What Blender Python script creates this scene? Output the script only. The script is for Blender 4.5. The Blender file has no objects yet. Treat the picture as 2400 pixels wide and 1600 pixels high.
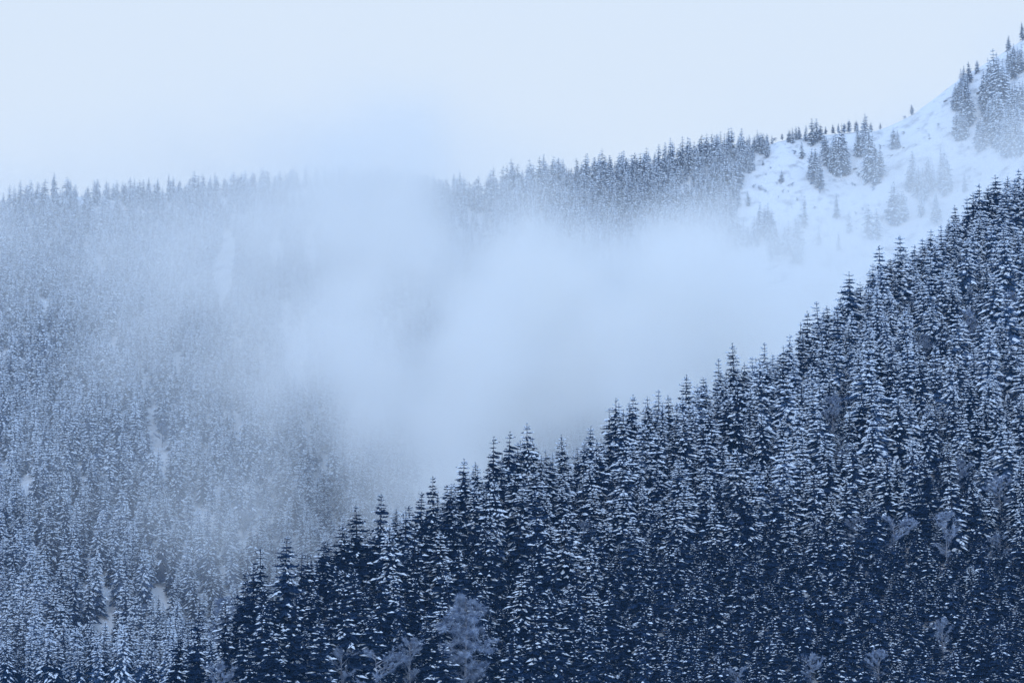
import bpy, math, random
import numpy as np
from mathutils import Vector, Quaternion

R = math.radians
C = bpy.context.scene.collection
sc = bpy.context.scene

# ------------------------------------------------------------------ camera
PITCH = R(6.57)
HFOV = R(24.0)
cam_d = bpy.data.cameras.new('camera')
cam_d.sensor_width = 36.0
cam_d.angle = HFOV
cam_d.clip_start = 0.5
cam_d.clip_end = 30000
cam = bpy.data.objects.new('camera', cam_d)
C.objects.link(cam)
cam.rotation_euler = (R(90) + PITCH, 0, 0)
sc.camera = cam

# ------------------------------------------------------------------ world and sun (overcast winter light)
SUN_EL, SUN_AZ = 32, 190
w = bpy.data.worlds.new('World')
sc.world = w
w.use_nodes = True
nt = w.node_tree
bg = nt.nodes['Background']
sky = nt.nodes.new('ShaderNodeTexSky')
sky.sky_type = 'NISHITA'
sky.sun_disc = False
sky.sun_elevation = R(SUN_EL)
sky.sun_rotation = R(SUN_AZ)
sky.air_density = 1.0
sky.dust_density = 1.0
mixc = nt.nodes.new('ShaderNodeMix')            # cloud cover evens the clear sky out
mixc.data_type = 'RGBA'
mixc.inputs['Factor'].default_value = 0.9
tcw = nt.nodes.new('ShaderNodeTexCoord')
sxyz = nt.nodes.new('ShaderNodeSeparateXYZ')
cover = nt.nodes.new('ShaderNodeMapRange')       # overcast of a winter dusk: pale low over the hills, brighter and bluer overhead
cover.interpolation_type = 'SMOOTHSTEP'
cover.inputs['From Min'].default_value = 0.20
cover.inputs['From Max'].default_value = 0.80
cloud = nt.nodes.new('ShaderNodeMix')
cloud.data_type = 'RGBA'
cloud.inputs['A'].default_value = (7.4, 8.3, 9.2, 1)
cloud.inputs['B'].default_value = (5.6, 9.0, 14.8, 1)
nt.links.new(tcw.outputs['Generated'], sxyz.inputs[0])
nt.links.new(sxyz.outputs['Z'], cover.inputs['Value'])
nt.links.new(cover.outputs['Result'], cloud.inputs['Factor'])
nt.links.new(cloud.outputs['Result'], mixc.inputs['B'])
nt.links.new(sky.outputs['Color'], mixc.inputs['A'])
nt.links.new(mixc.outputs['Result'], bg.inputs['Color'])
bg.inputs['Strength'].default_value = 0.10

sun_d = bpy.data.lights.new('sun', 'SUN')
sun_d.energy = 0.5
sun_d.angle = R(40)
sun_d.color = (1.0, 0.975, 0.95)
sun = bpy.data.objects.new('sun', sun_d)
C.objects.link(sun)
sun.rotation_euler = (R(90 - SUN_EL), 0, R(180 - SUN_AZ))

sc.view_settings.view_transform = 'Standard'
sc.view_settings.look = 'None'
sc.view_settings.gamma = 1
sc.view_settings.use_curve_mapping = False
sc.view_settings.exposure = 0.09
cy = sc.cycles
cy.max_bounces = 14
cy.diffuse_bounces = 2
cy.glossy_bounces = 1
cy.transmission_bounces = 1
cy.volume_bounces = 11
cy.transparent_max_bounces = 8
cy.use_adaptive_sampling = True
cy.adaptive_threshold = 0.025
cy.use_denoising = True
cy.sample_clamp_indirect = 8

# ------------------------------------------------------------------ pixel geometry (layout is read off the photograph, then lives in metres)
F = 1200 / math.tan(HFOV / 2)
CP, SP = math.cos(PITCH), math.sin(PITCH)

def at(px, py, Y):
    u, v = (px - 1200) / F, (800 - py) / F
    d = np.array([u, CP - SP * v, SP + CP * v])
    return d * (Y / d[1])

def project(x, y, z):
    dep = y * CP + z * SP
    return 1200 + F * x / dep, 800 - F * (-y * SP + z * CP) / dep

# ------------------------------------------------------------------ materials
def mat(name):
    m = bpy.data.materials.new(name)
    m.use_nodes = True
    m.node_tree.nodes.clear()
    n = m.node_tree.nodes
    out = n.new('ShaderNodeOutputMaterial')
    return m, n, m.node_tree.links, out

def diffuse_noise(name, c0, c1, scale, rough=0.9, lo=0.35, hi=0.65, rnd=0.0, obj_coords=False):
    m, n, l, out = mat(name)
    b = n.new('ShaderNodeBsdfDiffuse')
    b.inputs['Roughness'].default_value = rough
    geo = n.new('ShaderNodeTexCoord') if obj_coords else n.new('ShaderNodeNewGeometry')
    tx = n.new('ShaderNodeTexNoise')
    tx.inputs['Scale'].default_value = scale
    tx.inputs['Detail'].default_value = 3
    l.new(geo.outputs['Object' if obj_coords else 'Position'], tx.inputs['Vector'])
    mp = n.new('ShaderNodeMapRange')
    mp.inputs['From Min'].default_value = lo
    mp.inputs['From Max'].default_value = hi
    l.new(tx.outputs['Fac'], mp.inputs['Value'])
    mx = n.new('ShaderNodeMix')
    mx.data_type = 'RGBA'
    mx.inputs['A'].default_value = (*c0, 1)
    mx.inputs['B'].default_value = (*c1, 1)
    l.new(mp.outputs['Result'], mx.inputs['Factor'])
    src = mx.outputs['Result']
    if rnd:
        oi = n.new('ShaderNodeObjectInfo')
        hs = n.new('ShaderNodeHueSaturation')
        m2 = n.new('ShaderNodeMapRange')
        m2.inputs['To Min'].default_value = 1 - rnd
        m2.inputs['To Max'].default_value = 1 + rnd
        l.new(oi.outputs['Random'], m2.inputs['Value'])
        l.new(m2.outputs['Result'], hs.inputs['Value'])
        l.new(src, hs.inputs['Color'])
        src = hs.outputs['Color']
    l.new(src, b.inputs['Color'])
    l.new(b.outputs['BSDF'], out.inputs['Surface'])
    return m

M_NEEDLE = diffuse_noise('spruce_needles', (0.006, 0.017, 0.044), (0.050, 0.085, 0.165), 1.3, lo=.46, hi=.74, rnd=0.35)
M_SNOW = diffuse_noise('snow_on_branches', (0.70, 0.80, 0.92), (0.80, 0.87, 0.95), 0.9)  # snow itself is white; the blue of the ambient light is put into its colour
M_BARK = diffuse_noise('spruce_bark', (0.028, 0.028, 0.031), (0.065, 0.064, 0.068), 2.5)
M_TWIG = diffuse_noise('frosted_twigs', (0.14, 0.19, 0.30), (0.42, 0.51, 0.66), 0.55, lo=.38, hi=.62, rnd=0.2)
M_TWIG_DARK = diffuse_noise('bare_twigs', (0.10, 0.10, 0.12), (0.25, 0.26, 0.31), 0.5, rnd=0.2)
M_GREYBARK = diffuse_noise('grey_bark', (0.16, 0.17, 0.20), (0.42, 0.46, 0.54), 0.9)
M_ROCK = diffuse_noise('dark_rock', (0.08, 0.08, 0.09), (0.24, 0.24, 0.25), 0.4)
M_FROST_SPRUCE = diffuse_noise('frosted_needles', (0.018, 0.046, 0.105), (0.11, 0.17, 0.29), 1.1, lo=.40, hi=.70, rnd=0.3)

def ground_material():
    m, n, l, out = mat('snow_ground')
    b = n.new('ShaderNodeBsdfDiffuse')
    geo = n.new('ShaderNodeNewGeometry')
    tx = n.new('ShaderNodeTexNoise')
    tx.inputs['Scale'].default_value = 0.11
    tx.inputs['Detail'].default_value = 9
    tx.inputs['Roughness'].default_value = 0.65
    l.new(geo.outputs['Position'], tx.inputs['Vector'])
    mp = n.new('ShaderNodeMapRange')
    mp.inputs['From Min'].default_value = 0.52
    mp.inputs['From Max'].default_value = 0.72
    l.new(tx.outputs['Fac'], mp.inputs['Value'])
    mx = n.new('ShaderNodeMix')
    mx.data_type = 'RGBA'
    mx.inputs['A'].default_value = (0.77, 0.80, 0.84, 1)
    mx.inputs['B'].default_value = (0.20, 0.22, 0.26, 1)        # dry grass and stones poking through
    l.new(mp.outputs['Result'], mx.inputs['Factor'])
    l.new(mx.outputs['Result'], b.inputs['Color'])
    l.new(b.outputs['BSDF'], out.inputs['Surface'])
    return m
M_GROUND = ground_material()

# ------------------------------------------------------------------ helpers
def new_mesh(name, V, Fc, mats, mi=None):
    me = bpy.data.meshes.new(name)
    V = np.asarray(V, dtype=np.float32)
    me.from_pydata(V.tolist() if len(V) < 0 else [tuple(v) for v in V.tolist()], [], Fc)
    for m in mats:
        me.materials.append(m)
    if mi is not None:
        me.polygons.foreach_set('material_index', np.asarray(mi, dtype=np.int32))
    me.update()
    return me

def link(name, data, parent=None):
    o = bpy.data.objects.new(name, data)
    C.objects.link(o)
    if parent is not None:
        o.parent = parent
    return o

def tag(o, label=None, cat=None, group=None, kind=None):
    if label: o['label'] = label
    if cat: o['category'] = cat
    if group: o['group'] = group
    if kind: o['kind'] = kind
    return o

_prm = np.random.RandomState(11).rand(256, 256)
def vnoise(x, y):
    x = np.asarray(x, float); y = np.asarray(y, float)
    xi = np.floor(x).astype(int); yi = np.floor(y).astype(int)
    fx, fy = x - xi, y - yi
    fx = fx * fx * (3 - 2 * fx); fy = fy * fy * (3 - 2 * fy)
    g = lambda a, b: _prm[a % 256, b % 256]
    return ((g(xi, yi) * (1 - fx) + g(xi + 1, yi) * fx) * (1 - fy) + (g(xi, yi + 1) * (1 - fx) + g(xi + 1, yi + 1) * fx) * fy) * 2 - 1

# ------------------------------------------------------------------ terrain: three hills in front of one another
K = 1.0204
SKYLINE = [(x * K, y * K) for x, y in [
 (350,1500),(410,1452),(455,1400),(520,1370),(560,1310),(600,1252),(650,1225),(690,1265),(740,1235),(790,1200),(825,1155),(870,1130),(915,1165),
 (962,1125),(997,1090),(1030,1110),(1062,1050),(1090,1058),(1132,1000),(1163,988),(1186,1012),(1212,968),(1228,1003),(1260,1030),
 (1293,995),(1330,1022),(1350,975),(1384,1000),(1400,935),(1412,910),(1427,922),(1450,902),(1490,906),(1513,893),(1540,905),(1572,857),(1602,880),
 (1618,862),(1650,820),(1672,850),(1690,785),(1710,830),(1727,815),(1757,785),(1775,812),(1795,790),(1812,765),(1835,737),(1852,710),
 (1870,745),(1885,690),(1905,700),(1925,680),(1950,622),(1975,645),(2000,602),(2018,560),(2042,592),(2065,537),(2081,570),(2100,560),(2119,545),
 (2135,525),(2160,515),(2180,500),(2195,470),(2220,450),(2236,440),(2248,420),(2264,425),(2287,400),(2310,403),(2340,385),(2362,375)]]
SKX = np.array([s[0] for s in SKYLINE]); SKY_ = np.array([s[1] for s in SKYLINE])

def ridge(rows):
    P = np.array([at(*r) for r in rows])
    o = np.argsort(P[:, 0])
    return P[o]

def smooth_top(px):
    k = np.arange(-90, 91, 15)
    return float(np.mean(np.interp(px + k, SKX, SKY_)))

near_rows = []
for px in list(range(360, 2401, 60)):
    Y = np.interp(px, [360, 600, 1240, 1700, 2400], [712, 735, 815, 875, 985])
    hgt = np.interp(px, [360, 700, 1200, 1600, 2400], [25, 24, 22, 23, 23])
    near_rows.append((px, smooth_top(px) + hgt * F / Y, Y))
near_rows = [(-400, 2150, 640), (200, 1800, 690)] + near_rows + [(2560, 470, 1010), (3200, 200, 1100)]
left_rows = [(-900, 800, 1400), (-300, 600, 1420), (-100, 540, 1430), (0, 497, 1440), (60, 470, 1440), (110, 456, 1440), (300, 462, 1450), (500, 452, 1465),
             (650, 440, 1475), (850, 436, 1480), (1000, 446, 1485), (1100, 458, 1490), (1250, 540, 1500), (1500, 700, 1520), (2600, 900, 1560)]
far_rows = [(-200, 1300, 1560), (800, 800, 1530), (1000, 600, 1510), (1130, 470, 1500), (1200, 448, 1490), (1300, 428, 1480), (1500, 408, 1470), (1700, 368, 1460), (1780, 346, 1460),
            (1830, 326, 1460), (1900, 314, 1460), (1990, 306, 1460), (2060, 303, 1460), (2100, 286, 1460), (2137, 268, 1460), (2200, 220, 1460),
            (2260, 172, 1460), (2300, 150, 1460), (2364, 112, 1460), (2400, 88, 1460), (2500, 30, 1465), (2700, -60, 1480), (3400, -100, 1500)]
RN, RL, RF = ridge(near_rows), ridge(left_rows), ridge(far_rows)
FLOOR = -30.0

def hill(Rg, x, y, sf, sb):
    ry = np.interp(x, Rg[:, 0], Rg[:, 1]); rz = np.interp(x, Rg[:, 0], Rg[:, 2])
    d = ry - y
    return np.where(d > 0, rz - sf * d, rz + sb * d), d

def terrain_parts(x, y):
    x = np.asarray(x, float); y = np.asarray(y, float)
    zn, dn = hill(RN, x, y, 0.78 + 0.0003 * np.clip(x, -150, 250), 0.55)
    zl, dl = hill(RL, x, y, 0.80, 0.5)
    zf, df = hill(RF, x, y, 0.74, 0.5)
    fade = lambda d: np.clip(np.abs(d) / 50, 0.08, 1)
    zn = zn + fade(dn) * (4.5 * vnoise(x / 42 + 3, y / 90) + 1.5 * vnoise(x / 15, y / 15))
    zl = zl + fade(dl) * (15 * vnoise(x / 55 + 9, y / 170 + 5) + 5 * vnoise(x / 24, y / 50) + 1.2 * vnoise(x / 9, y / 9))
    zf = zf + fade(df) * (7 * vnoise(x / 48 + 31, y / 130 + 2) + 3.5 * vnoise(x / 20 + 7, y / 26) + 1.3 * vnoise(x / 8, y / 8) + .8 * vnoise(x / 3.5, y / 5))
    own = FLOOR + 28.2 * np.exp(-((x / 60) ** 2 + (np.maximum(y, 0) / 60) ** 2)) + 1.0 * vnoise(x / 30, y / 30) * np.clip(np.hypot(x, y) / 100, 0, 1)
    return np.stack([zn, zl, zf, own])

def terrain(x, y):
    return terrain_parts(x, y).max(axis=0)

xs = np.concatenate([np.arange(-900, -460, 40), np.arange(-460, 461, 6.0), np.arange(500, 901, 40)])
ys = np.concatenate([np.arange(-120, 640, 20), np.arange(640, 1760, 6.0), np.arange(1760, 2601, 40)])
GX, GY = np.meshgrid(xs, ys)
GZ = terrain(GX, GY)
nx, ny = len(xs), len(ys)
V = np.stack([GX.ravel(), GY.ravel(), GZ.ravel()], 1)
ii = (np.arange(ny - 1)[:, None] * nx + np.arange(nx - 1)[None, :]).ravel()
faces = np.stack([ii, ii + 1, ii + 1 + nx, ii + nx], 1).tolist()
gm = new_mesh('terrain', V, faces, [M_GROUND])
gm.polygons.foreach_set('use_smooth', np.ones(len(gm.polygons), bool))
tag(link('terrain', gm), 'snow covered mountainsides and valley floor under the forests', 'terrain', kind='structure')

def hit(px, py, Y0=1080, Y1=1700):
    """where the sight line through a photo pixel meets the hill beyond Y0; on the ridge when it passes over it"""
    Y = np.arange(Y0, Y1, 2.0)
    d = at(px, py, 1.0)
    z = d[2] * Y; g = terrain(d[0] * Y, Y)
    k = np.nonzero(g >= z)[0]
    j = k[0] if len(k) else int(np.argmin(z - g))
    return d[0] * Y[j], Y[j], float(g[j])

# ------------------------------------------------------------------ spruce builder
class MB:
    def __init__(s): s.V, s.F = [], []
    def add(s, V, F):
        o = len(s.V); s.V += V; s.F += [tuple(i + o for i in f) for f in F]

def tube(mb, pts, rads, n=6):
    rings = []
    base = len(mb.V)
    for k, (p, r) in enumerate(zip(pts, rads)):
        q = pts[min(k + 1, len(pts) - 1)]; o = pts[max(k - 1, 0)]
        t = Vector(q) - Vector(o); t.normalize()
        a = t.orthogonal().normalized(); b = t.cross(a)
        for i in range(n):
            an = 2 * math.pi * i / n
            mb.V.append(tuple(Vector(p) + (a * math.cos(an) + b * math.sin(an)) * r))
    for k in range(len(pts) - 1):
        for i in range(n):
            j = (i + 1) % n
            mb.F.append((base + k * n + i, base + k * n + j, base + (k + 1) * n + j, base + (k + 1) * n + i))

def lump(mb, c, t, s, ln, wd, ht, rg):
    """a low ridge of snow: pointed ends, four flanks, raised and slightly kinked back"""
    up = Vector((0, 0, 1))
    a = c - t * ln * .5 - up * ht * .25; b = c + t * ln * .5 - up * ht * .45
    l1 = c - s * wd * .5 - t * ln * .12 - up * ht * .5; r1 = c + s * wd * .5 - t * ln * .05 - up * ht * .5
    top = c + up * ht * .5 + t * ln * rg.uniform(-.12, .12)
    bot = c - up * ht * .45
    mb.add([tuple(v) for v in (a, b, l1, r1, top, bot)], [(0, 3, 4), (3, 1, 4), (1, 2, 4), (2, 0, 4), (0, 2, 5), (2, 1, 5), (1, 3, 5), (3, 0, 5)])

def spruce(seed, H=25.0, Rmax=3.4, nlev=34, per=6, snow=1.0, droop=0.35, low=0.05, gap=0.08, tw=5, fat=1.0, power=0.58):
    rg = random.Random(seed)
    nd, sn, tr = MB(), MB(), MB()
    bend = rg.uniform(-.25, .25)
    tube(tr, [(0, 0, -1.5), (0, 0, H * .3), (bend * .4, 0, H * .65), (bend, 0, H)], [H * .013, H * .010, H * .006, .03], 7)
    lopside = rg.uniform(0, 6.28); lop = rg.uniform(.0, .18)
    for lv in range(nlev):
        f = lv / (nlev - 1)                      # 0 bottom, 1 top
        h = H * (low + (0.985 - low) * f ** 0.78) + rg.uniform(-.25, .25)
        prof = (1 - f) ** power * (1 if f > .12 else .75 + f * 2.0)
        Lb = Rmax * prof + .22
        Lb *= rg.uniform(.8, 1.15)
        n = max(4, int(round(per * (.75 + .45 * (1 - f)))))
        a0 = rg.uniform(0, 6.28)
        for k in range(n):
            if rg.random() < gap: continue
            an = a0 + 6.283 * k / n + rg.uniform(-.3, .3)
            L = Lb * rg.uniform(.68, 1.18) * (1 + lop * math.cos(an - lopside))
            if rg.random() < .08: L *= 1.3
            ca, sa = math.cos(an), math.sin(an)
            out = Vector((ca, sa, 0)); side = Vector((-sa, ca, 0)); up = Vector((0, 0, 1))
            slope = -droop * (1.75 - f * 1.55) + rg.uniform(-.16, .12) + 4.0 * max(0, f - .84)     # top branches rise, low ones hang
            curl = rg.uniform(.10, .34) * (1 - f * .5)
            sp = []
            root = Vector((bend * f * f, 0, h + rg.uniform(-.15, .15)))
            for t in (0, .36, .7, 1.0):
                sp.append(root + out * (L * t) + up * (L * (slope * t + curl * t * t)) + side * (rg.uniform(-.08, .08) * L * t))
            wd = [.10, .27, .22, .03]
            hang = .55 + .35 * (1 - f)
            vs = []
            for p, q in zip(sp, wd):
                ww = max(q * L * rg.uniform(.8, 1.2), .13)
                vs += [tuple(p), tuple(p + side * ww - up * ww * hang), tuple(p - side * ww - up * ww * hang)]
            fs = []
            for s in range(3):
                i, j = s * 3, s * 3 + 3
                fs += [(i, i + 1, j + 1, j), (i, j, j + 2, i + 2)]
            nd.add(vs, fs)
            for q in range(tw):                  # side twigs that make the edge ragged and hang under the branch
                t = rg.uniform(.3, 1.0); p = sp[0].lerp(sp[3], t) + up * (L * .04)
                sg = rg.choice((-1, 1)); ln = L * rg.uniform(.22, .40) * (1.15 - t * .5) + .12
                d = (side * sg * rg.uniform(.3, 1) + out * rg.uniform(.25, .8) - up * rg.uniform(.15, .9) * hang).normalized()
                nrm = out.cross(d).normalized() if abs(out.dot(d)) < .98 else side
                wv = nrm * ln * .15 + up * ln * .10
                nd.add([tuple(p - wv), tuple(p + wv), tuple(p + d * ln * .6 + wv * .7 - up * .1), tuple(p + d * ln)], [(0, 1, 2), (0, 2, 3)])
            # snow lying along the branch and on a few twigs
            t = rg.uniform(.08, .35)
            while t < .95:
                seg = rg.uniform(.5, .85)
                if rg.random() < .85 * snow * (.55 + .6 * f):
                    tm = min(t + seg * .5, .92)
                    tt = [0, .36, .7, 1.0]
                    i = 0 if tm < .36 else 1 if tm < .7 else 2
                    p = sp[i].lerp(sp[i + 1], (tm - tt[i]) / (tt[i + 1] - tt[i]))
                    td = (sp[i + 1] - sp[i]).normalized()
                    wv = L * (.34 if i == 1 else .26) * rg.uniform(.7, 1.2) * fat + .10
                    lump(sn, p + up * .07, td, side, L * seg + .2, wv, (.24 + .07 * L) * fat * rg.uniform(.8, 1.3), rg)
                t += seg * rg.uniform(.8, 1.2)
            for q in range(2):
                if rg.random() < .45 * snow * (.5 + .7 * f):
                    t = rg.uniform(.35, .95); p = sp[0].lerp(sp[3], t); sg = rg.choice((-1, 1))
                    d = (side * sg + out * rg.uniform(.2, .7) - up * .6 * hang).normalized()
                    ln = L * rg.uniform(.20, .34) + .12
                    lump(sn, p + d * ln * .7 + up * .07, d, out, ln, ln * .5 * fat, (.16 + .04 * L) * fat, rg)
    tube(nd, [(bend, 0, H * .93), (bend, 0, H * 1.0)], [.12, .02], 4)
    return nd, sn, tr

def bare_tree(seed, H=16.0, spread=.42, nl=16, twigs=5200, upright=.7, droop=0.0, low=.16, thick=1.0):
    """leafless crown: trunk, limbs, branches and a haze of thin frosted twigs"""
    rg = random.Random(seed)
    tr, cr = MB(), MB()
    tube(tr, [(0, 0, -1), (.1, 0, H * .3), (-.1, .1, H * .6), (.1, 0, H * .92)], [H * .016, H * .012, H * .007, .03], 7)
    anchors = []
    for k in range(nl):
        f = low + (.94 - low) * (k + rg.random()) / nl
        an = rg.uniform(0, 6.28); L = H * spread * (math.sin(min(1, (f - .1) / .85) * math.pi * .86 + .25)) * rg.uniform(.75, 1.15) + .4
        d = Vector((math.cos(an), math.sin(an), upright * rg.uniform(.6, 1.3))).normalized()
        p = Vector((0, 0, H * f))
        pts = [p]
        for s in range(3):
            d2 = (d + Vector((rg.uniform(-.3, .3), rg.uniform(-.3, .3), rg.uniform(-.15, .25) - droop * s * .5))).normalized()
            pts.append(pts[-1] + d2 * L / 3)
        tube(tr, [tuple(q) for q in pts], [.10, .07, .045, .02], 4)
        for s in range(9):
            t = rg.uniform(.25, 1); i = min(int(t * 3), 2); q = pts[i].lerp(pts[i + 1], t * 3 - i)
            dd = (d * .8 + Vector((rg.uniform(-1, 1), rg.uniform(-1, 1), rg.uniform(-.3, .8) - droop))).normalized()
            e = q + dd * L * rg.uniform(.2, .42)
            tube(tr, [tuple(q), tuple(e)], [.035, .012], 3)
            anchors.append((q, e))
    for k in range(twigs):
        q, e = anchors[rg.randrange(len(anchors))]
        p = q.lerp(e, rg.uniform(.15, 1.1))
        dd = Vector((rg.gauss(0, 1), rg.gauss(0, 1), rg.gauss(.35 - 1.5 * droop, .8))).normalized()
        ln = rg.uniform(.35, 1.0) * H / 16
        wv = dd.orthogonal().normalized() * rg.uniform(.022, .05) * thick
        wv.rotate(Quaternion(dd, rg.uniform(0, 6.28)))
        cr.add([tuple(p - wv), tuple(p + wv), tuple(p + dd * ln)], [(0, 1, 2)])
    return cr, tr

# kinds of spruce: (seed, arguments, snow load word, habit word)
FORMS = [
 (1, dict(H=25, Rmax=3.9, snow=1.25, droop=.55, nlev=22, fat=1.2), 'heavy', 'narrow'),
 (2, dict(H=25, Rmax=4.9, snow=1.20, droop=.68, nlev=19, fat=1.2), 'heavy', 'broad'),
 (3, dict(H=25, Rmax=3.5, snow=1.10, droop=.45, nlev=22, fat=1.15), 'heavy', 'slender'),
 (4, dict(H=25, Rmax=4.4, snow=.90, droop=.50, nlev=22), 'medium', 'even'),
 (5, dict(H=25, Rmax=5.1, snow=.85, droop=.66, nlev=19), 'medium', 'broad'),
 (6, dict(H=25, Rmax=3.6, snow=.80, droop=.38, nlev=23), 'medium', 'slender'),
 (7, dict(H=25, Rmax=4.2, snow=.38, droop=.42, nlev=24, tw=7), 'light', 'even'),
 (8, dict(H=25, Rmax=4.9, snow=.34, droop=.52, nlev=22, tw=7), 'light', 'broad'),
 (9, dict(H=25, Rmax=3.7, snow=.27, droop=.32, nlev=25, tw=7), 'light', 'slender'),
]
FORMS += [
 (10, dict(H=25, Rmax=4.6, snow=.95, droop=.58, nlev=20, gap=.25), 'medium', 'gappy'),
 (11, dict(H=25, Rmax=4.3, snow=.40, droop=.55, nlev=22, tw=7, gap=.22), 'light', 'gappy'),
 (12, dict(H=25, Rmax=5.4, snow=1.15, droop=.75, nlev=18, gap=.12), 'heavy', 'wide'),
 (13, dict(H=25, Rmax=5.4, snow=.32, droop=.42, nlev=14, per=6, tw=7, power=.7), 'light', 'bushy'),
 (14, dict(H=25, Rmax=6.2, snow=.22, droop=.50, nlev=13, per=6, tw=7, power=.75), 'light', 'conical'),
]
FAR_FORMS = [
 (21, dict(H=25, Rmax=4.2, snow=1.15, droop=.60, nlev=17, per=5, tw=3, fat=1.4)),
 (22, dict(H=25, Rmax=5.2, snow=1.05, droop=.68, nlev=15, per=5, tw=3, fat=1.45)),
 (23, dict(H=25, Rmax=3.7, snow=.95, droop=.52, nlev=18, per=5, tw=3, fat=1.4)),
 (24, dict(H=25, Rmax=4.6, snow=.80, droop=.55, nlev=16, per=5, tw=3, fat=1.4)),
]
BUILT, FARBUILT = [], []
forms_coll = bpy.data.collections.new('spruce_forms')      # masters for the massed forest (not linked to the scene)

def joined(name, nd, sn, tr, needle):
    V = nd.V + sn.V + tr.V
    a, b = len(nd.V), len(nd.V) + len(sn.V)
    Fc = nd.F + [tuple(i + a for i in f) for f in sn.F] + [tuple(i + b for i in f) for f in tr.F]
    mi = [0] * len(nd.F) + [1] * len(sn.F) + [2] * len(tr.F)
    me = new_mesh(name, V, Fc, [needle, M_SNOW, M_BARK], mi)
    o = bpy.data.objects.new(name, me)
    forms_coll.objects.link(o)

for k, (sd, kw, load, habit) in enumerate(FORMS):
    nd, sn, tr = spruce(sd, **kw)
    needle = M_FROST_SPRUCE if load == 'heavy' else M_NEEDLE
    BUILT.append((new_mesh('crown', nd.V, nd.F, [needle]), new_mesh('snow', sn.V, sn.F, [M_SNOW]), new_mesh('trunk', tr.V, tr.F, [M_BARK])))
    joined('spruce_form_%02d' % k, nd, sn, tr, needle)
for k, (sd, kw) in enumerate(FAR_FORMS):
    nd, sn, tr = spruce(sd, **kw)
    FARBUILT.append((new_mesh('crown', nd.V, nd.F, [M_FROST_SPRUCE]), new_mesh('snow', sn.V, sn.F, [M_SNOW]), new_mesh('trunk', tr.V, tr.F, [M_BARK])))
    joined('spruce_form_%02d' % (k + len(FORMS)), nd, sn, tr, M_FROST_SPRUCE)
NF = len(FORMS)

def place_spruce(meshes, x, y, z, s, sxy, rz, lean, label, group, cat, name):
    r = bpy.data.objects.new(name, None)
    r.empty_display_size = 0.5
    C.objects.link(r)
    r.location = (x, y, z); r.scale = (s * sxy, s * sxy, s); r.rotation_euler = (lean[0], lean[1], rz)
    link('trunk', meshes[2], r)
    c = link('crown', meshes[0], r)
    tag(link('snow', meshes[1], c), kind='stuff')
    tag(r, label, cat, group)
    return r

# ------------------------------------------------------------------ where trees stand
rng = np.random.RandomState(5)

def scatter(x0, x1, y0, y1, s):
    gx = np.arange(x0, x1, s); gy = np.arange(y0, y1, s * .87)
    X, Y = np.meshgrid(gx, gy)
    X = X + (np.arange(len(gy)) % 2)[:, None] * s * .5
    X = X + rng.uniform(-.42, .42, X.shape) * s; Y = Y + rng.uniform(-.42, .42, Y.shape) * s
    return X.ravel(), Y.ravel()

# trees: x, y, z, height, form, width factor
near, left, far = [], [], []

def in_view(px, pyb, hp, mx=170):
    return (px > -mx) & (px < 2400 + mx) & (pyb > -50) & (pyb - hp < 1610)

# near hillside: the skyline trees first, each set to its own height
BARE_SPOTS = [  # px, py of the base, height px, habit, label
 (522,1545,190,'birch','tall bare frosty birch standing left of the black-green spruce clump'),
 (1092,1640,235,'larch','big pale drooping bare larch at the bottom edge, largest of the leafless trees'),
 (800,1640,120,'bush','rounded bare treetop at the bottom edge between dark spruces left of the big larch'),
 (880,1660,140,'bush','thin bare crown at the bottom edge just left of the big larch'),
 (960,1640,150,'birch','upright bare tree with spreading limbs close to the left of the big larch'),
 (510,1660,110,'bush','low wide bare crown at the bottom edge under the tall birch'),
 (1425,1115,55,'bush','small frost-white bare tree tucked under the tall skyline spruces above the middle'),
 (1400,1140,55,'bush','frosted bare shrubby tree just below the small frost-white one'),
 (1372,1300,80,'bush','pale bare tree in a gap between dark spruces in the middle of the near slope'),
 (1800,1040,90,'birch','frosted bare tree left of the spruce with long drooping white limbs'),
 (1680,1060,80,'bush','white frosted bare crown under the skyline spruces left of the drooping-limbed spruce'),
 (1953,1045,125,'birch','slim upright frosted bare tree right of the spruce with drooping white limbs'),
 (1985,1130,90,'bush','frosted bare crown below the slim upright frosted tree'),
 (2265,810,90,'bush','frost-white bare tree high on the right slope, uppermost of its row'),
 (2165,860,80,'bush','frost-white bare crown left of the uppermost frosted tree on the right slope'),
 (2100,880,70,'bush','small frosted bare crown at the left end of the row high on the right slope'),
 (2370,760,80,'bush','frosted bare crown at the right edge high on the near slope'),
 (2200,905,70,'bush','frosted bare crown just below the row high on the right slope'),
 (2345,945,80,'birch','frosted bare tree near the right edge halfway up the slope'),
 (2245,1190,110,'bush','pale bare crown above the bluish rounded bare trees on the right'),
 (2345,1225,110,'bush','pale bare crown near the right edge above the young spruces'),
 (2010,1300,90,'bush','left one of three bluish rounded bare trees above the young spruces'),
 (2095,1320,115,'bush','middle one of three bluish rounded bare trees above the young spruces'),
 (2220,1340,150,'birch','tallest and right one of three bluish bare trees above the young spruces'),
 (2345,1330,80,'bush','dull bare crown right of the three bluish bare trees'),
 (1585,1470,60,'bush','small pale bare crown among the young spruces left of the lower right'),
 (1900,1620,90,'bush','dim bare crown at the bottom edge under the young spruces, left of a pair'),
 (2060,1620,100,'bush','dim bare crown at the bottom edge under the young spruces, right of a pair'),
 (2210,1560,120,'birch','thin dim bare tree among the darkest spruces in the lower right corner'),
 (1735,1640,80,'bush','dim bare crown at the bottom edge right of the young spruces'),
]
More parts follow.
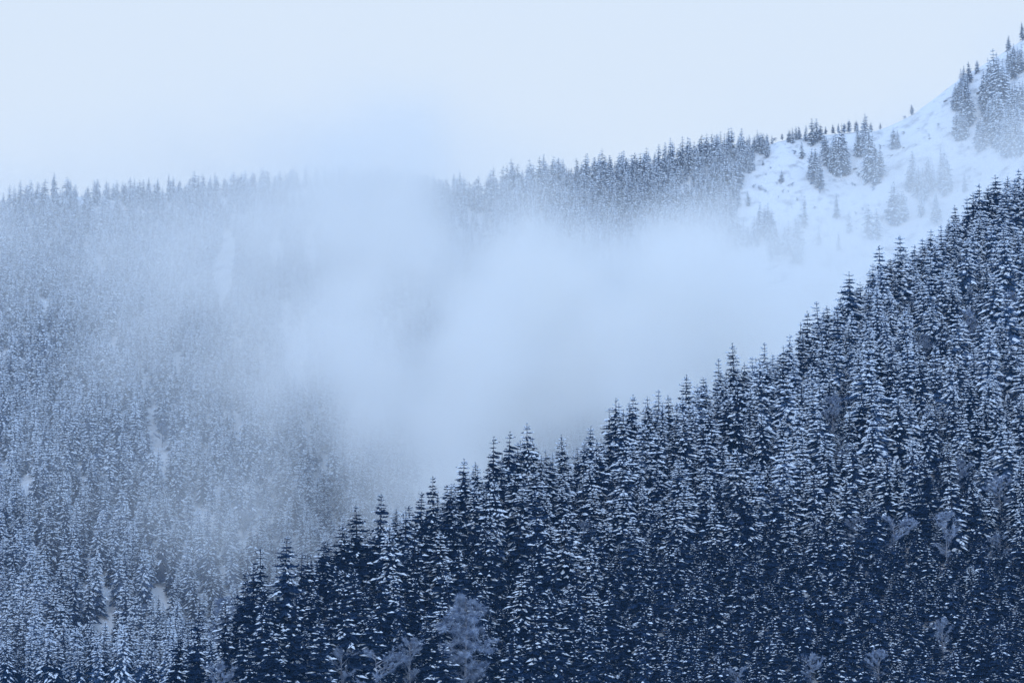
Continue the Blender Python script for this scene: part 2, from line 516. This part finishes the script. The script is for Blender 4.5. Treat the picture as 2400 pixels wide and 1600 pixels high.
LEFT_BARE = [
 (330,1500,75,'bush','pale frosted bushy tree low on the left hillside near the dark clump'),
 (200,1490,65,'bush','frosted bare crown low on the left hillside in a gap of the spruces'),
 (120,1060,40,'bush','round frost-white bare crown at the left among hazy spruces'),
 (380,1050,55,'bush','hazy frosted bare crown in the gap under the small snow clearing'),
 (300,1110,45,'bush','hazy frosted bare crown left of the gap under the clearing'),
 (570,1260,60,'bush','frosted bare crown on the left hillside just above the dark spruce clump'),
 (600,1210,50,'bush','hazy bare crown upslope of the one above the dark clump'),
 (1040,1105,60,'birch','faint frosted tree in the fog beyond the left end of the near skyline'),
]

def near_ground(px, py):
    Y = np.arange(600, 1060, 1.0)
    d = at(px, py, 1.0)
    z = d[2] * Y; g = terrain_parts(d[0] * Y, Y)[0]
    k = np.nonzero(g >= z)[0]
    j = k[0] if len(k) else int(np.argmin(z - g))
    return d[0] * Y[j], Y[j], float(terrain(d[0] * Y[j], Y[j]))

bare_xy = []
for (px, pb, hp, hb, lb) in BARE_SPOTS:
    x, y, z = near_ground(px, pb)
    bare_xy.append((x, y, z, hp * (1.08 if hb == 'larch' else .92) * y / F, hb, lb))
left_bare_xy = []
for (px, pb, hp, hb, lb) in LEFT_BARE:
    x, y, z = hit(px, pb, 1000)
    left_bare_xy.append((x, y, z, hp * y / F, hb, lb))
BXY = np.array([(b[0], b[1], b[3]) for b in bare_xy + left_bare_xy])

def clear_of_bare(x, y, pad=1.0):
    d = np.hypot(BXY[:, 0][None] - x[:, None], (BXY[:, 1][None] - y[:, None]))
    front = (BXY[:, 1][None] > y[:, None]) & (BXY[:, 1][None] - y[:, None] < 9) & (np.abs(BXY[:, 0][None] - x[:, None]) < BXY[:, 2][None] * .20)
    return ~((d < 3.2) | front).any(axis=1)

def pick_form(load, r):
    p = np.clip(load, 0, 1)
    heavy = np.clip(p * 2 - 1, 0, 1); light = np.clip(1 - p * 2, 0, 1)
    u, v = r.rand(), r.randint(3)
    w = r.rand() < .22
    return (11 if w else v) if u < heavy else ((10 if w else 6 + v) if u > 1 - light else (9 if w else 3 + v))

for (px, top) in SKYLINE:
    x = at(px, top, np.interp(px, [360, 600, 1240, 1700, 2400], [712, 735, 815, 875, 985]))[0]
    y = np.interp(x, RN[:, 0], RN[:, 1]) - rng.uniform(0, 5)
    x = at(px, top, y)[0]
    z = float(terrain(x, y))
    h = at(px, top, y)[2] - z
    h = float(np.clip(h, 11, 33))
    load = np.interp(px, [350, 800, 1300, 1900, 2400], [.0, .15, .5, .85, .95])
    near.append([x, y, z - .3, h, pick_form(load, rng), rng.uniform(1.0, 1.35), 1])

X, Y = scatter(-175, 260, 640, 1005, 7.5)
P = terrain_parts(X, Y); own = P.argmax(axis=0); Z = P.max(axis=0)
dn = np.interp(X, RN[:, 0], RN[:, 1]) - Y
ok = (own == 0) & (dn > -9) & clear_of_bare(X, Y)
dens = vnoise(X / 14, Y / 14)
ok &= rng.rand(len(X)) < np.where(dens < -.45, .8, 1.0)
X, Y, Z, dn = X[ok], Y[ok], Z[ok], dn[ok]
PX, PY = project(X, Y, Z)
for x, y, z, px, py in zip(X, Y, Z, PX, PY):
    young = np.interp(py - 0.02 * (px - 1400), [1270, 1400], [0, 1]) * np.interp(px, [1330, 1560], [0, 1])
    h = rng.normal(22.5, 4.8) * (1 - young) + rng.normal(14, 2.6) * young
    if rng.rand() < .10: h *= .72
    h = max(h, 6)
    hp = h * F / y
    lim = np.interp(px, SKX, SKY_, left=1700) + 16
    if py - hp < lim: hp = py - lim; h = hp * y / F
    if h < 6 or not in_view(px, py, hp): continue
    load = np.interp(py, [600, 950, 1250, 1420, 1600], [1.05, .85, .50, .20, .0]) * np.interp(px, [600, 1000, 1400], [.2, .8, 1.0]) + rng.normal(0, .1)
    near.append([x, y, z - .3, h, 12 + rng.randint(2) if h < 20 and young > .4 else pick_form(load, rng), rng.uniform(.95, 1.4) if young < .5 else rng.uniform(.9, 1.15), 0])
# young spruces between the others on the plantation
X, Y = scatter(-10, 230, 640, 860, 5.6)
P = terrain_parts(X, Y); own = P.argmax(axis=0); Z = P.max(axis=0)
PX, PY = project(X, Y, Z)
ok = (own == 0) & clear_of_bare(X, Y) & (PY > 1400 + .02 * (PX - 1400)) & (PX > 1520) & in_view(PX, PY, 90)
for x, y, z in zip(X[ok], Y[ok], Z[ok]):
    px, py = project(x, y, z)
    near.append([x, y, z - .3, max(5, rng.normal(12, 2.6)), 12 + rng.randint(2), rng.uniform(.85, 1.15), 0])

# saplings under and between the big trees
def gaps(X, Y, rows, rad):
    if not rows: return np.ones(len(X), bool)
    A = np.array([r[:2] for r in rows])
    res = np.zeros(len(X), bool)
    for k in range(0, len(X), 400):
        res[k:k + 400] = np.hypot(X[k:k + 400, None] - A[None, :, 0], Y[k:k + 400, None] - A[None, :, 1]).min(axis=1) > rad
    return res
X, Y = scatter(-175, 260, 640, 1000, 3.1)
P = terrain_parts(X, Y); own = P.argmax(axis=0); Z = P.max(axis=0)
PX, PY = project(X, Y, Z)
ok = (own == 0) & (np.hypot(BXY[:, 0][None] - X[:, None], BXY[:, 1][None] - Y[:, None]).min(axis=1) > 1.4) & in_view(PX, PY, 60) & gaps(X, Y, near, 2.2) & (Y < np.interp(X, RN[:, 0], RN[:, 1]) - 3) & ~((PY > 1380 + .02 * (PX - 1400)) & (PX > 1500) & (rng.rand(len(X)) < .25))
for x, y, z, px, py in zip(X[ok], Y[ok], Z[ok], PX[ok], PY[ok]):
    load = np.interp(py, [600, 950, 1250, 1420, 1600], [.6, .45, .2, .05, .0]) + rng.normal(0, .1)
    near.append([x, y, z - .3, max(3.5, rng.normal(8.0, 2.2)), 13 if load < .3 else pick_form(load, rng), rng.uniform(.9, 1.2) * (.75 if load < .3 else 1), 0])

# left hillside
CLEAR = [(520,635,26,40),(535,570,14,30),(645,585,18,16),(728,570,14,26),(668,735,12,40),(690,830,26,55),(705,800,22,30),(548,790,8,24),(357,975,12,28),
         (408,845,10,20),(560,985,14,24),(380,1050,24,26),(1020,1125,34,22)]
X1, Y1 = scatter(-420, 60, 1050, 1230, 7.2)
X2, Y2 = scatter(-420, 60, 1230, 1340, 6.3)
X3, Y3 = scatter(-420, 60, 1340, 1510, 5.3)
X, Y = np.concatenate([X1, X2, X3]), np.concatenate([Y1, Y2, Y3])
P = terrain_parts(X, Y); own = P.argmax(axis=0); Z = P.max(axis=0)
PX, PY = project(X, Y, Z)
dl = np.interp(X, RL[:, 0], RL[:, 1]) - Y
ok = ((own == 1) | ((own == 3) & (X < -50) & (Y > 1060))) & (dl > -14) & (np.hypot(BXY[:, 0][None] - X[:, None], BXY[:, 1][None] - Y[:, None]).min(axis=1) > 3)
for (cx, cy_, rx, ry) in CLEAR:
    dy = PY - cy_
    dy = np.where(dy > 0, np.maximum(dy - np.interp(cy_, [550, 1000], [42, 62]), 0), dy)      # nothing tall just below, or the snow would be hidden
    ok &= ((PX - cx) / rx) ** 2 + (dy / ry) ** 2 > 1
ok &= rng.rand(len(X)) < np.where(vnoise(X / 22, Y / 30) < -.4, .72, 1.0)
for x, y, z, px, py in zip(X[ok], Y[ok], Z[ok], PX[ok], PY[ok]):
    h = max(6, rng.normal(1, .17) * np.interp(y, [1110, 1250, 1440], [25, 19, 12.5])); hp = h * F / y
    if not in_view(px, py, hp, 120): continue
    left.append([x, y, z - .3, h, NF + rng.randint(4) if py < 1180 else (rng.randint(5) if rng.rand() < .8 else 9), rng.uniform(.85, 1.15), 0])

# far ridge forest
X, Y = scatter(-150, 330, 1080, 1500, 5.0)
P = terrain_parts(X, Y); own = P.argmax(axis=0); Z = P.max(axis=0)
PX, PY = project(X, Y, Z)
df = np.interp(X, RF[:, 0], RF[:, 1]) - Y
edge = np.interp(PY, [300, 345, 360, 400, 440, 480, 520, 560, 600, 700, 900], [1790, 1805, 1790, 1765, 1735, 1728, 1730, 1712, 1690, 1640, 1560])
ok = (own == 2) & (df > -12) & (PX < edge + rng.normal(0, 9, len(X))) & (PX > 1118)
ok &= ~(((PX - 1602) / 14) ** 2 + ((PY - 452) / 26) ** 2 < 1)
for x, y, z, px, py, d in zip(X[ok], Y[ok], Z[ok], PX[ok], PY[ok], df[ok]):
    h = max(6, rng.normal(15.5, 3.2)) * (np.interp(px, [1700, 1800], [1, .62]) if py < 420 else 1)
    if not in_view(px, py, h * F / y): continue
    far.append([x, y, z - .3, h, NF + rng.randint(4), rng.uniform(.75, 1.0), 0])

# ------------------------------------------------------------------ how much each near tree shows (nearest first)
W_, H_ = 1024, 682
sx = W_ / 2400
occ = np.zeros((H_ + 200, W_ + 200), bool)
T = np.array(near)
order = np.argsort(T[:, 1])
vis = np.zeros(len(T))
for i in order:
    x, y, z, h = T[i, :4]
    bx, by = project(x, y, z); tx, ty = project(x, y, z + h)
    hw = .14 * (by - ty) * T[i, 5]
    bx, by, ty, hw = bx * sx + 100, by * sx + 100, ty * sx + 100, hw * sx
    y0, y1 = max(int(ty), 0), min(int(by), H_ + 199)
    x0, x1 = max(int(bx - hw), 0), min(int(bx + hw) + 1, W_ + 199)
    if y1 <= y0 or x1 <= x0: continue
    yy = np.arange(y0, y1)[:, None]; xx = np.arange(x0, x1)[None, :]
    m = np.abs(xx - bx) <= hw * np.clip((yy - ty) / max(by - ty, 1), 0, 1) ** .8 + .4
    sub = occ[y0:y1, x0:x1]
    new = m & ~sub
    inside = (yy >= 100) & (yy < 100 + H_) & (xx >= 100) & (xx < 100 + W_)
    vis[i] = (new & inside).sum()
    sub |= m
N_IND = 300
sky_idx = [i for i in range(len(T)) if T[i, 6] == 1 and vis[i] > 3]
rest = [i for i in np.argsort(-vis) if T[i, 6] == 0]
singles = sky_idx + rest[:N_IND - len(sky_idx)]
single_set = set(singles)

ORD = ['first', 'second', 'third', 'fourth', 'fifth', 'sixth', 'seventh', 'eighth', 'ninth', 'tenth', 'eleventh', 'twelfth', 'thirteenth', 'fourteenth',
       'fifteenth', 'sixteenth', 'seventeenth', 'eighteenth', 'nineteenth', 'twentieth']
def nth(k):
    if k < 20: return ORD[k]
    if k >= 99: return 'hundredth' if k == 99 else 'hundred and ' + nth(k - 100)
    tens = ['twenty', 'thirty', 'forty', 'fifty', 'sixty', 'seventy', 'eighty', 'ninety'][(k + 1) // 10 - 2]
    tth = ['twentieth', 'thirtieth', 'fortieth', 'fiftieth', 'sixtieth', 'seventieth', 'eightieth', 'ninetieth'][(k + 1) // 10 - 2]
    return tth if (k + 1) % 10 == 0 else tens + '-' + ORD[(k + 1) % 10 - 1]

LOADW = {'heavy': 'thickly snowed', 'medium': 'snow-streaked', 'light': 'dark thinly snowed'}
def zone_of(px, py, h):
    if h < 16 and px > 1400 and py > 1300:
        side = 'lower right' if px > 1950 else 'lower middle'
        return 'young trees, %s slope' % side, 'young'
    row = 'upper' if py < np.interp(px, SKX, SKY_) + 330 else 'middle' if py < 1480 else 'bottom'
    col = 'dark left clump' if px < 860 else 'near slope centre' if px < 1480 else 'right of centre' if px < 1950 else 'near slope right'
    return '%s rows, %s' % (row, col), ''
info = []
for i in singles:
    x, y, z, h, fm, wf, isky = T[i]
    fm = int(fm)
    px, py = project(x, y, z); _, pt = project(x, y, z + h)
    info.append(dict(i=i, px=px, py=py, h=h, fm=fm, sky=isky == 1))
skys = sorted([d for d in info if d['sky']], key=lambda d: d['px'])
for k, d in enumerate(skys):
    wd = 'tall' if d['h'] > 24.5 else 'short' if d['h'] < 19 else 'middling'
    d['label'] = '%s %s spruce, %s from the left along the near skyline' % (LOADW[FORMS[d['fm']][2]], wd, nth(k))
    d['group'] = 'spruces along the skyline of the near slope'
buckets = {}
for d in info:
    if d['sky']: continue
    zn, kd = zone_of(d['px'], d['py'], d['h'])
    d['zone'] = zn
    buckets.setdefault((zn, FORMS[d['fm']][2], FORMS[d['fm']][3]), []).append(d)
for (zn, load, habit), ds in buckets.items():
    ds.sort(key=lambda d: d['px'])
    for k, d in enumerate(ds):
        which = 'only one' if len(ds) == 1 else nth(k) + ' from left'
        hb = {'narrow': 'narrow', 'broad': 'broad', 'slender': 'slender', 'even': 'regular', 'gappy': 'ragged', 'wide': 'widest', 'bushy': 'bushy', 'conical': 'cone-shaped'}[habit]
        d['label'] = '%s %s spruce, %s of its look, %s' % (LOADW[load], hb, which, zn)
        d['group'] = 'spruces of the near slope'
for d in info:
    x, y, z, h, fm, wf, isky = T[d['i']]
    place_spruce(BUILT[d['fm']], x, y, z, h / 25.0, wf * (25.0 / h) ** .35, rng.uniform(0, 6.28), (rng.normal(0, .025), rng.normal(0, .025)),
                 d['label'], d['group'], 'spruce', 'spruce')

# ------------------------------------------------------------------ the massed forest: points that carry the same trees
def forest(name, rows, label):
    A = np.array(rows, dtype=np.float32)
    me = bpy.data.meshes.new(name)
    me.vertices.add(len(A))
    me.vertices.foreach_set('co', A[:, :3].ravel())
    n = len(A)
    def attr(nm, tp, arr, key):
        a = me.attributes.new(nm, tp, 'POINT'); a.data.foreach_set(key, np.ascontiguousarray(arr).ravel())
    s = A[:, 3] / 25.0
    wf = A[:, 5] * (25.0 / A[:, 3]) ** .35
    attr('tree_scale', 'FLOAT_VECTOR', np.stack([s * wf, s * wf, s], 1).astype(np.float32), 'vector')
    attr('tree_turn', 'FLOAT_VECTOR', np.stack([rng.normal(0, .015, n), rng.normal(0, .015, n), rng.uniform(0, 6.28, n)], 1).astype(np.float32), 'vector')
    attr('tree_form', 'INT', A[:, 4].astype(np.int32), 'value')
    me.materials.append(M_NEEDLE); me.materials.append(M_SNOW); me.materials.append(M_BARK)
    o = link(name, me)
    g = bpy.data.node_groups.new(name, 'GeometryNodeTree')
    g.interface.new_socket('Geometry', in_out='INPUT', socket_type='NodeSocketGeometry')
    g.interface.new_socket('Geometry', in_out='OUTPUT', socket_type='NodeSocketGeometry')
    N, L = g.nodes, g.links
    gi, go = N.new('NodeGroupInput'), N.new('NodeGroupOutput')
    ci = N.new('GeometryNodeCollectionInfo')
    ci.inputs['Collection'].default_value = forms_coll
    ci.inputs['Separate Children'].default_value = True
    ci.inputs['Reset Children'].default_value = True
    ip = N.new('GeometryNodeInstanceOnPoints')
    ip.inputs['Pick Instance'].default_value = True
    def named(nm, tp):
        q = N.new('GeometryNodeInputNamedAttribute'); q.data_type = tp; q.inputs['Name'].default_value = nm
        return q.outputs['Attribute']
    L.new(gi.outputs[0], ip.inputs['Points'])
    L.new(ci.outputs[0], ip.inputs['Instance'])
    L.new(named('tree_form', 'INT'), ip.inputs['Instance Index'])
    L.new(named('tree_scale', 'FLOAT_VECTOR'), ip.inputs['Scale'])
    e2r = N.new('FunctionNodeEulerToRotation')
    L.new(named('tree_turn', 'FLOAT_VECTOR'), e2r.inputs[0])
    L.new(e2r.outputs[0], ip.inputs['Rotation'])
    L.new(ip.outputs[0], go.inputs[0])
    md = o.modifiers.new('trees', 'NODES'); md.node_group = g
    tag(o, label, 'forest', kind='stuff')
    return o

forest('near_forest', [near[i] for i in range(len(near)) if i not in single_set], 'dark snow-dusted spruce forest between the larger trees of the near slope')
forest('hillside_forest', left, 'hazy snow-laden spruce forest covering the left hillside')
forest('ridge_forest', far, 'snow-covered conifer forest on the far ridge above the fog')
print('TREES near', len(near), 'left', len(left), 'far', len(far), 'sky', len(sky_idx), 'min vis', vis[singles[-1]])

# ------------------------------------------------------------------ lone conifers on the far snow slope (px, top, base)
LONE = [
 (1850,300,332),(1857,291,336),(1866,297,325),(1873,293,325),(1833,310,326),(1889,291,333),(1904,282,342),(1914,276,336),(1923,286,330),(1935,284,304),(1952,282,306),
 (1965,290,313),(1979,285,307),(1990,283,309),(2007,278,301),(2028,268,332),(2041,290,311),(2063,290,305),(1880,335,375),(1903,338,420),(1911,350,432),(1937,308,388),
 (1955,312,402),(1967,302,408),(1979,318,402),(2012,305,365),(2024,296,368),(2038,300,420),(2052,340,430),(2095,290,350),(2103,302,347),(2137,243,270),
 (1832,395,432),(1753,452,485),(1788,375,390),(1781,472,560),(1800,478,566),(1768,492,570),(1742,506,580),(1729,522,582),(1820,532,600),(1849,515,602),(1866,510,615),(1886,450,538),
 (1962,450,512),(1991,485,545),(1920,520,576),(1965,545,592),(2036,478,560),(2056,482,560),(2097,430,525),(2115,438,522),(2139,365,440),(2153,385,462),(2172,375,450),(2186,372,442),
 (2205,345,440),(2221,370,452),(2190,450,522),(2160,452,512),(2262,408,452),(2364,77,120),(2395,57,95),(2386,100,172),(2374,106,172),(2290,137,172),(2271,150,196),(2258,165,232),
 (2246,190,262),(2263,188,290),(2252,262,330),(2331,118,252),(2342,132,282),(2318,137,262),(2352,152,252),(2336,222,342),(2319,232,322),(2391,180,282),(2375,206,302),
 (2386,252,352),(2300,272,342),(2360,252,362)]
def slope_words(px, b):
    if px > 2230:
        row = 'top' if b < 200 else 'upper part' if b < 275 else 'lower part'
        return row + (' of the right edge' if px > 2320 else ' of the steep slope')
    if px > 2125: return 'hazy right part of the snow slope'
    if b < 350 and px > 1825: return 'crest above the snow slope'
    if b > 500: return 'foggy foot of the snow slope'
    return 'open snow slope'
for (px, t, b) in list(LONE):
    if b - t > 65 and (px > 2080 or b < 440) or (b > 540 and px < 1900):      # these stand in tight clumps
        for q in range(6 if px > 2225 else 3):
            dx, db = rng.uniform(-13, 13), rng.uniform(-16, 14)
            LONE.append((px + dx, b + db - (b - t) * rng.uniform(.6, .95), b + db))
lb = {}
for (px, t, b) in sorted(LONE):
    lb.setdefault(slope_words(px, b), []).append((px, t, b))
for zone, rows in lb.items():
    for k, (px, t, b) in enumerate(rows):
        x, y, z = hit(px, b)
        h = max((b - t) * y / F, 3.0) * rng.uniform(.85, 1.15)
        hw = 'tall' if b - t > 80 else 'small' if b - t < 32 else 'mid-sized'
        fm = rng.randint(4)
        wf = (25 / h) ** .32 * rng.uniform(.8, 1.1)
        place_spruce(FARBUILT[fm], x, y, z - .3, h / 25, wf, rng.uniform(0, 6.28), (0, 0),
                     '%s far conifer, %s from the left on the %s' % (hw, nth(k), zone), 'scattered conifers on the far snow slope', 'conifer', 'conifer')

# ------------------------------------------------------------------ leafless trees
BFORMS = {}
for hb, args in {'birch': [dict(H=16, spread=.26, nl=20, upright=1.3), dict(H=16, spread=.30, nl=20, upright=1.1)],
                 'bush': [dict(H=10, spread=.46, nl=16, upright=.7, twigs=7500, thick=1.25), dict(H=10, spread=.5, nl=16, upright=.5, twigs=7500, thick=1.25), dict(H=10, spread=.42, nl=18, upright=.9, twigs=7500, thick=1.25)],
                 'larch': [dict(H=28, spread=.25, nl=52, upright=.3, twigs=24000, droop=.55, low=.04, thick=1.5)]}.items():
    BFORMS[hb] = []
    for k, kw in enumerate(args):
        cr, tr = bare_tree(100 + k + len(hb) * 7, **kw)
        BFORMS[hb].append((kw['H'], new_mesh('crown', cr.V, cr.F, [M_TWIG]), new_mesh('trunk', tr.V, tr.F, [M_GREYBARK])))
for (x, y, z, h, hb, lbl) in bare_xy + left_bare_xy:
    H0, cm, tm = BFORMS[hb][rng.randint(len(BFORMS[hb]))]
    r = bpy.data.objects.new('bare_tree', None); r.empty_display_size = .5
    C.objects.link(r)
    s = h / H0
    r.location = (x, y, z - .2); r.scale = (s, s, s); r.rotation_euler = (0, 0, rng.uniform(0, 6.28))
    link('trunk', tm, r); link('crown', cm, r)
    tag(r, lbl, 'bare tree', 'leafless frosted trees')

# ------------------------------------------------------------------ shrubs and rocks on the far snow slope
def rock_mesh(seed):
    rg = random.Random(seed)
    V, Fc = [], []
    n = 9
    for k, (zz, rr) in enumerate(((-1, .9), (-.2, 1.1), (.35, .8), (.6, .3))):
        for i in range(n):
            a = 6.283 * i / n
            q = rr * rg.uniform(.75, 1.25)
            V.append((q * math.cos(a) * 1.5, q * math.sin(a), zz * .7 + rg.uniform(-.12, .12)))
    for k in range(3):
        for i in range(n):
            j = (i + 1) % n
            Fc.append((k * n + i, k * n + j, (k + 1) * n + j, (k + 1) * n + i))
    Fc.append(tuple(range(3 * n, 4 * n)))
    return new_mesh('rock', V, Fc, [M_ROCK]), V
def rock_cap(seed, V):
    n = 9
    W = [(v[0] * .86, v[1] * .86 + .1, v[2] + .14) for v in V[2 * n:4 * n]]
    Fc = [(i, (i + 1) % n, n + (i + 1) % n, n + i) for i in range(n)] + [tuple(range(n, 2 * n))]
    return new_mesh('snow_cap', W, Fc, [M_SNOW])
ROCKS = [(2076,343,3.0,'dark rock outcrop at the left end of the bare slope below the crest'),(2094,366,2.6,'dark snow-capped rock below the outcrop under the crest'),
 (2298,222,3.4,'dark rock patch between two conifer clumps on the steep right slope'),(2282,262,3.2,'lower dark rock patch on the steep right slope'),
 (2218,240,2.4,'thin dark rock ledge left of the conifers on the steep slope'),(1977,415,2.0,'small rock below the biggest conifer cluster of the snow slope'),
 (2005,395,2.4,'rock beside the right foot of the biggest conifer cluster'),(1908,488,1.8,'small dark rock on the open snow above the fog'),
 (2155,302,1.8,'small rock high on the bare slope below the lone crest conifer'),(2180,325,1.6,'lone small stone in the bare snow left of the steep slope'),
 (2120,350,1.8,'small stone right of the conifer pair on the bare slope')]
for k, (px, py, s, lbl) in enumerate(ROCKS):
    x, y, z = hit(px, py)
    me, V = rock_mesh(40 + k)
    o = link('rock', me)
    o.location = (x, y, z - .15 * s); o.scale = (s * .5, s * .5, s * .6); o.rotation_euler = (0, 0, rng.uniform(-.5, .5))
    tag(o, lbl, 'rock', 'rocks on the snow slope')
    link('snow_cap', rock_cap(k, V), o)
SHRUBS = [(1862,365,9,'bare shrub right of the forest edge below the crest conifers'),(1768,442,10,'low bare shrub on the open snow near the forest edge'),(1780,444,9,'bare shrub right of the low one near the forest edge'),
 (1795,414,5,'tiny shrub tip alone in the open snow'),(1858,440,9,'shrub tuft right of the lone conifer on the open snow'),(1836,458,7,'small shrub below the lone conifer on the open snow'),
 (2046,450,9,'shrub at the foot of the right conifer cluster'),(2140,400,12,'frosted shrub right of the snow gap in the middle of the slope'),(2010,415,12,'frosted bush under the tall crest conifers'),
 (2118,318,8,'shrub on the bare slope right of the conifer pair'),(2200,300,8,'shrub on the bare slope left of the steep conifers'),(1812,318,8,'shrub on the crest between forest and first lone conifers'),
 (1817,322,7,'smaller shrub beside the one on the crest'),(2120,282,8,'shrub low on the rising crest below the lone conifer')]
BR = []
for k in range(70):
    px, py = rng.uniform(1740, 2300), rng.uniform(320, 620)
    if py < np.interp(px, [1740, 1830, 2060, 2140, 2300], [460, 345, 322, 290, 190]) + 6 or py > 420 + (2400 - px) * .35: continue
    BR.append((px, py))
BR.sort()
for k, (px, py) in enumerate(BR):
    SHRUBS.append((px, py, rng.uniform(3, 8), 'small half-buried bush, %s from the left across the snow slope' % nth(k)))
H0, cm, tm = BFORMS['bush'][0]
for (px, py, hp, lbl) in SHRUBS:
    x, y, z = hit(px, py)
    r = bpy.data.objects.new('shrub', None); r.empty_display_size = .3
    C.objects.link(r)
    s = max(hp * y / F, 1.2) * 1.3 / H0
    r.location = (x, y, z - .25 * s * H0); r.scale = (s * 1.2, s * 1.2, s); r.rotation_euler = (0, 0, rng.uniform(0, 6.28))
    link('trunk', tm, r); link('crown', cm, r)
    tag(r, lbl, 'shrub', 'shrubs on the snow slope')

# ------------------------------------------------------------------ air
def box(name, x0, x1, y0, y1, z0, z1, m):
    V = [(x, y, z) for x in (x0, x1) for y in (y0, y1) for z in (z0, z1)]
    Fc = [(0, 1, 3, 2), (4, 6, 7, 5), (0, 4, 5, 1), (2, 3, 7, 6), (0, 2, 6, 4), (1, 5, 7, 3)]
    return link(name, new_mesh(name, V, Fc, [m]))

m, n, l, out = mat('haze')
pv = n.new('ShaderNodeVolumePrincipled')
pv.inputs['Color'].default_value = (0.28, 0.56, 1.0, 1)
pv.inputs['Density'].default_value = 0.00004
l.new(pv.outputs['Volume'], out.inputs['Volume'])
tag(box('haze', -905, 905, -125, 2605, float(GZ.min()) - 1.5, 520, m), 'thin blue winter haze filling the valley', 'haze', kind='stuff')

# fog bank in the valley: soft heaps of cloud, torn by noise
PUFFS = [  # px, py, Y, radii in metres (x, y, z), optical depth along the view, edge hardness
 (1310, 790, 1180, (98, 120, 52), 4.2, 1.7),
 (1150, 920, 1080, (80, 90, 55), 1.5, 1.1),
 (930, 490, 1300, (44, 120, 36), 3.0, 1.2),
 (1790, 800, 1170, (105, 110, 46), 2.6, 1.2),
 (2060, 620, 1200, (110, 90, 40), 0.8, 1.0),
 (2120, 540, 1220, (85, 90, 55), 0.5, 1.0),
 (2410, 350, 1300, (60, 90, 40), 0.75, 1.0),
 (790, 720, 1200, (112, 120, 70), 1.3, 1.0),
 (900, 1030, 1080, (70, 70, 48), 0.65, 1.0),
 (320, 640, 1200, (140, 130, 42), 0.65, 1.0),
 (300, 1200, 1080, (160, 60, 70), 0.14, 1.0),
 (720, 420, 1330, (85, 100, 28), 0.9, 1.0),
 (-30, 470, 1330, (32, 80, 26), 1.0, 1.0),
 (560, 560, 1260, (40, 80, 26), 0.5, 1.0),
]
m, n, l, out = mat('fog_bank')
tc = n.new('ShaderNodeTexCoord')
wn = n.new('ShaderNodeTexNoise')
wn.inputs['Scale'].default_value = 0.014
wn.inputs['Detail'].default_value = 4
l.new(tc.outputs['Object'], wn.inputs['Vector'])
w1 = n.new('ShaderNodeVectorMath'); w1.operation = 'MULTIPLY_ADD'
w1.inputs[1].default_value = (110, 110, 44); w1.inputs[2].default_value = (-55, -55, -22)
l.new(wn.outputs['Color'], w1.inputs[0])
w2 = n.new('ShaderNodeVectorMath'); w2.operation = 'ADD'
l.new(tc.outputs['Object'], w2.inputs[0]); l.new(w1.outputs[0], w2.inputs[1])
acc = None
for (px, py, Yd, rad, od, hard) in PUFFS:
    c = at(px, py, Yd)
    sub = n.new('ShaderNodeVectorMath'); sub.operation = 'SUBTRACT'
    sub.inputs[1].default_value = c
    l.new(w2.outputs[0], sub.inputs[0])
    dv = n.new('ShaderNodeVectorMath'); dv.operation = 'DIVIDE'
    dv.inputs[1].default_value = rad
    l.new(sub.outputs[0], dv.inputs[0])
    dot = n.new('ShaderNodeVectorMath'); dot.operation = 'DOT_PRODUCT'
    l.new(dv.outputs[0], dot.inputs[0]); l.new(dv.outputs[0], dot.inputs[1])
    pw = n.new('ShaderNodeMath'); pw.operation = 'POWER'
    ng = n.new('ShaderNodeMath'); ng.operation = 'MULTIPLY'; ng.inputs[1].default_value = -1
    sq = n.new('ShaderNodeMath'); sq.operation = 'POWER'; sq.inputs[1].default_value = hard
    l.new(dot.outputs['Value'], sq.inputs[0])
    l.new(sq.outputs[0], ng.inputs[0])
    pw.inputs[0].default_value = math.e
    l.new(ng.outputs[0], pw.inputs[1])
    ma = n.new('ShaderNodeMath'); ma.operation = 'MULTIPLY_ADD'
    l.new(pw.outputs[0], ma.inputs[0])
    ma.inputs[1].default_value = od / (rad[1] * 1.7725)
    if acc is None: ma.inputs[2].default_value = 0
    else: l.new(acc, ma.inputs[2])
    acc = ma.outputs[0]
tx = n.new('ShaderNodeTexNoise')
tx.inputs['Scale'].default_value = 0.017
tx.inputs['Detail'].default_value = 4
l.new(tc.outputs['Object'], tx.inputs['Vector'])
mr = n.new('ShaderNodeMapRange')
mr.inputs['From Min'].default_value = 0.33
mr.inputs['From Max'].default_value = 0.68
mr.inputs['To Min'].default_value = -0.3
mr.inputs['To Max'].default_value = 2.4
l.new(tx.outputs['Fac'], mr.inputs['Value'])
mu = n.new('ShaderNodeMath'); mu.operation = 'MULTIPLY'
l.new(acc, mu.inputs[0]); l.new(mr.outputs['Result'], mu.inputs[1])
th = n.new('ShaderNodeMath'); th.operation = 'SUBTRACT'; th.use_clamp = True
th.inputs[1].default_value = 0.00015
l.new(mu.outputs[0], th.inputs[0])
pv = n.new('ShaderNodeVolumePrincipled')
pv.inputs['Color'].default_value = (1.0, 0.988, 0.962, 1)
pv.inputs['Anisotropy'].default_value = 0.0
l.new(th.outputs[0], pv.inputs['Density'])
l.new(pv.outputs['Volume'], out.inputs['Volume'])
fb = box('fog_bank', -480, 420, 905, 1780, -20, 430, m)

tag(fb, 'white fog bank filling the valley between the hillsides', 'fog', kind='stuff')

sc.cycles.volume_step_rate = 0.6
sc.cycles.volume_max_steps = 256
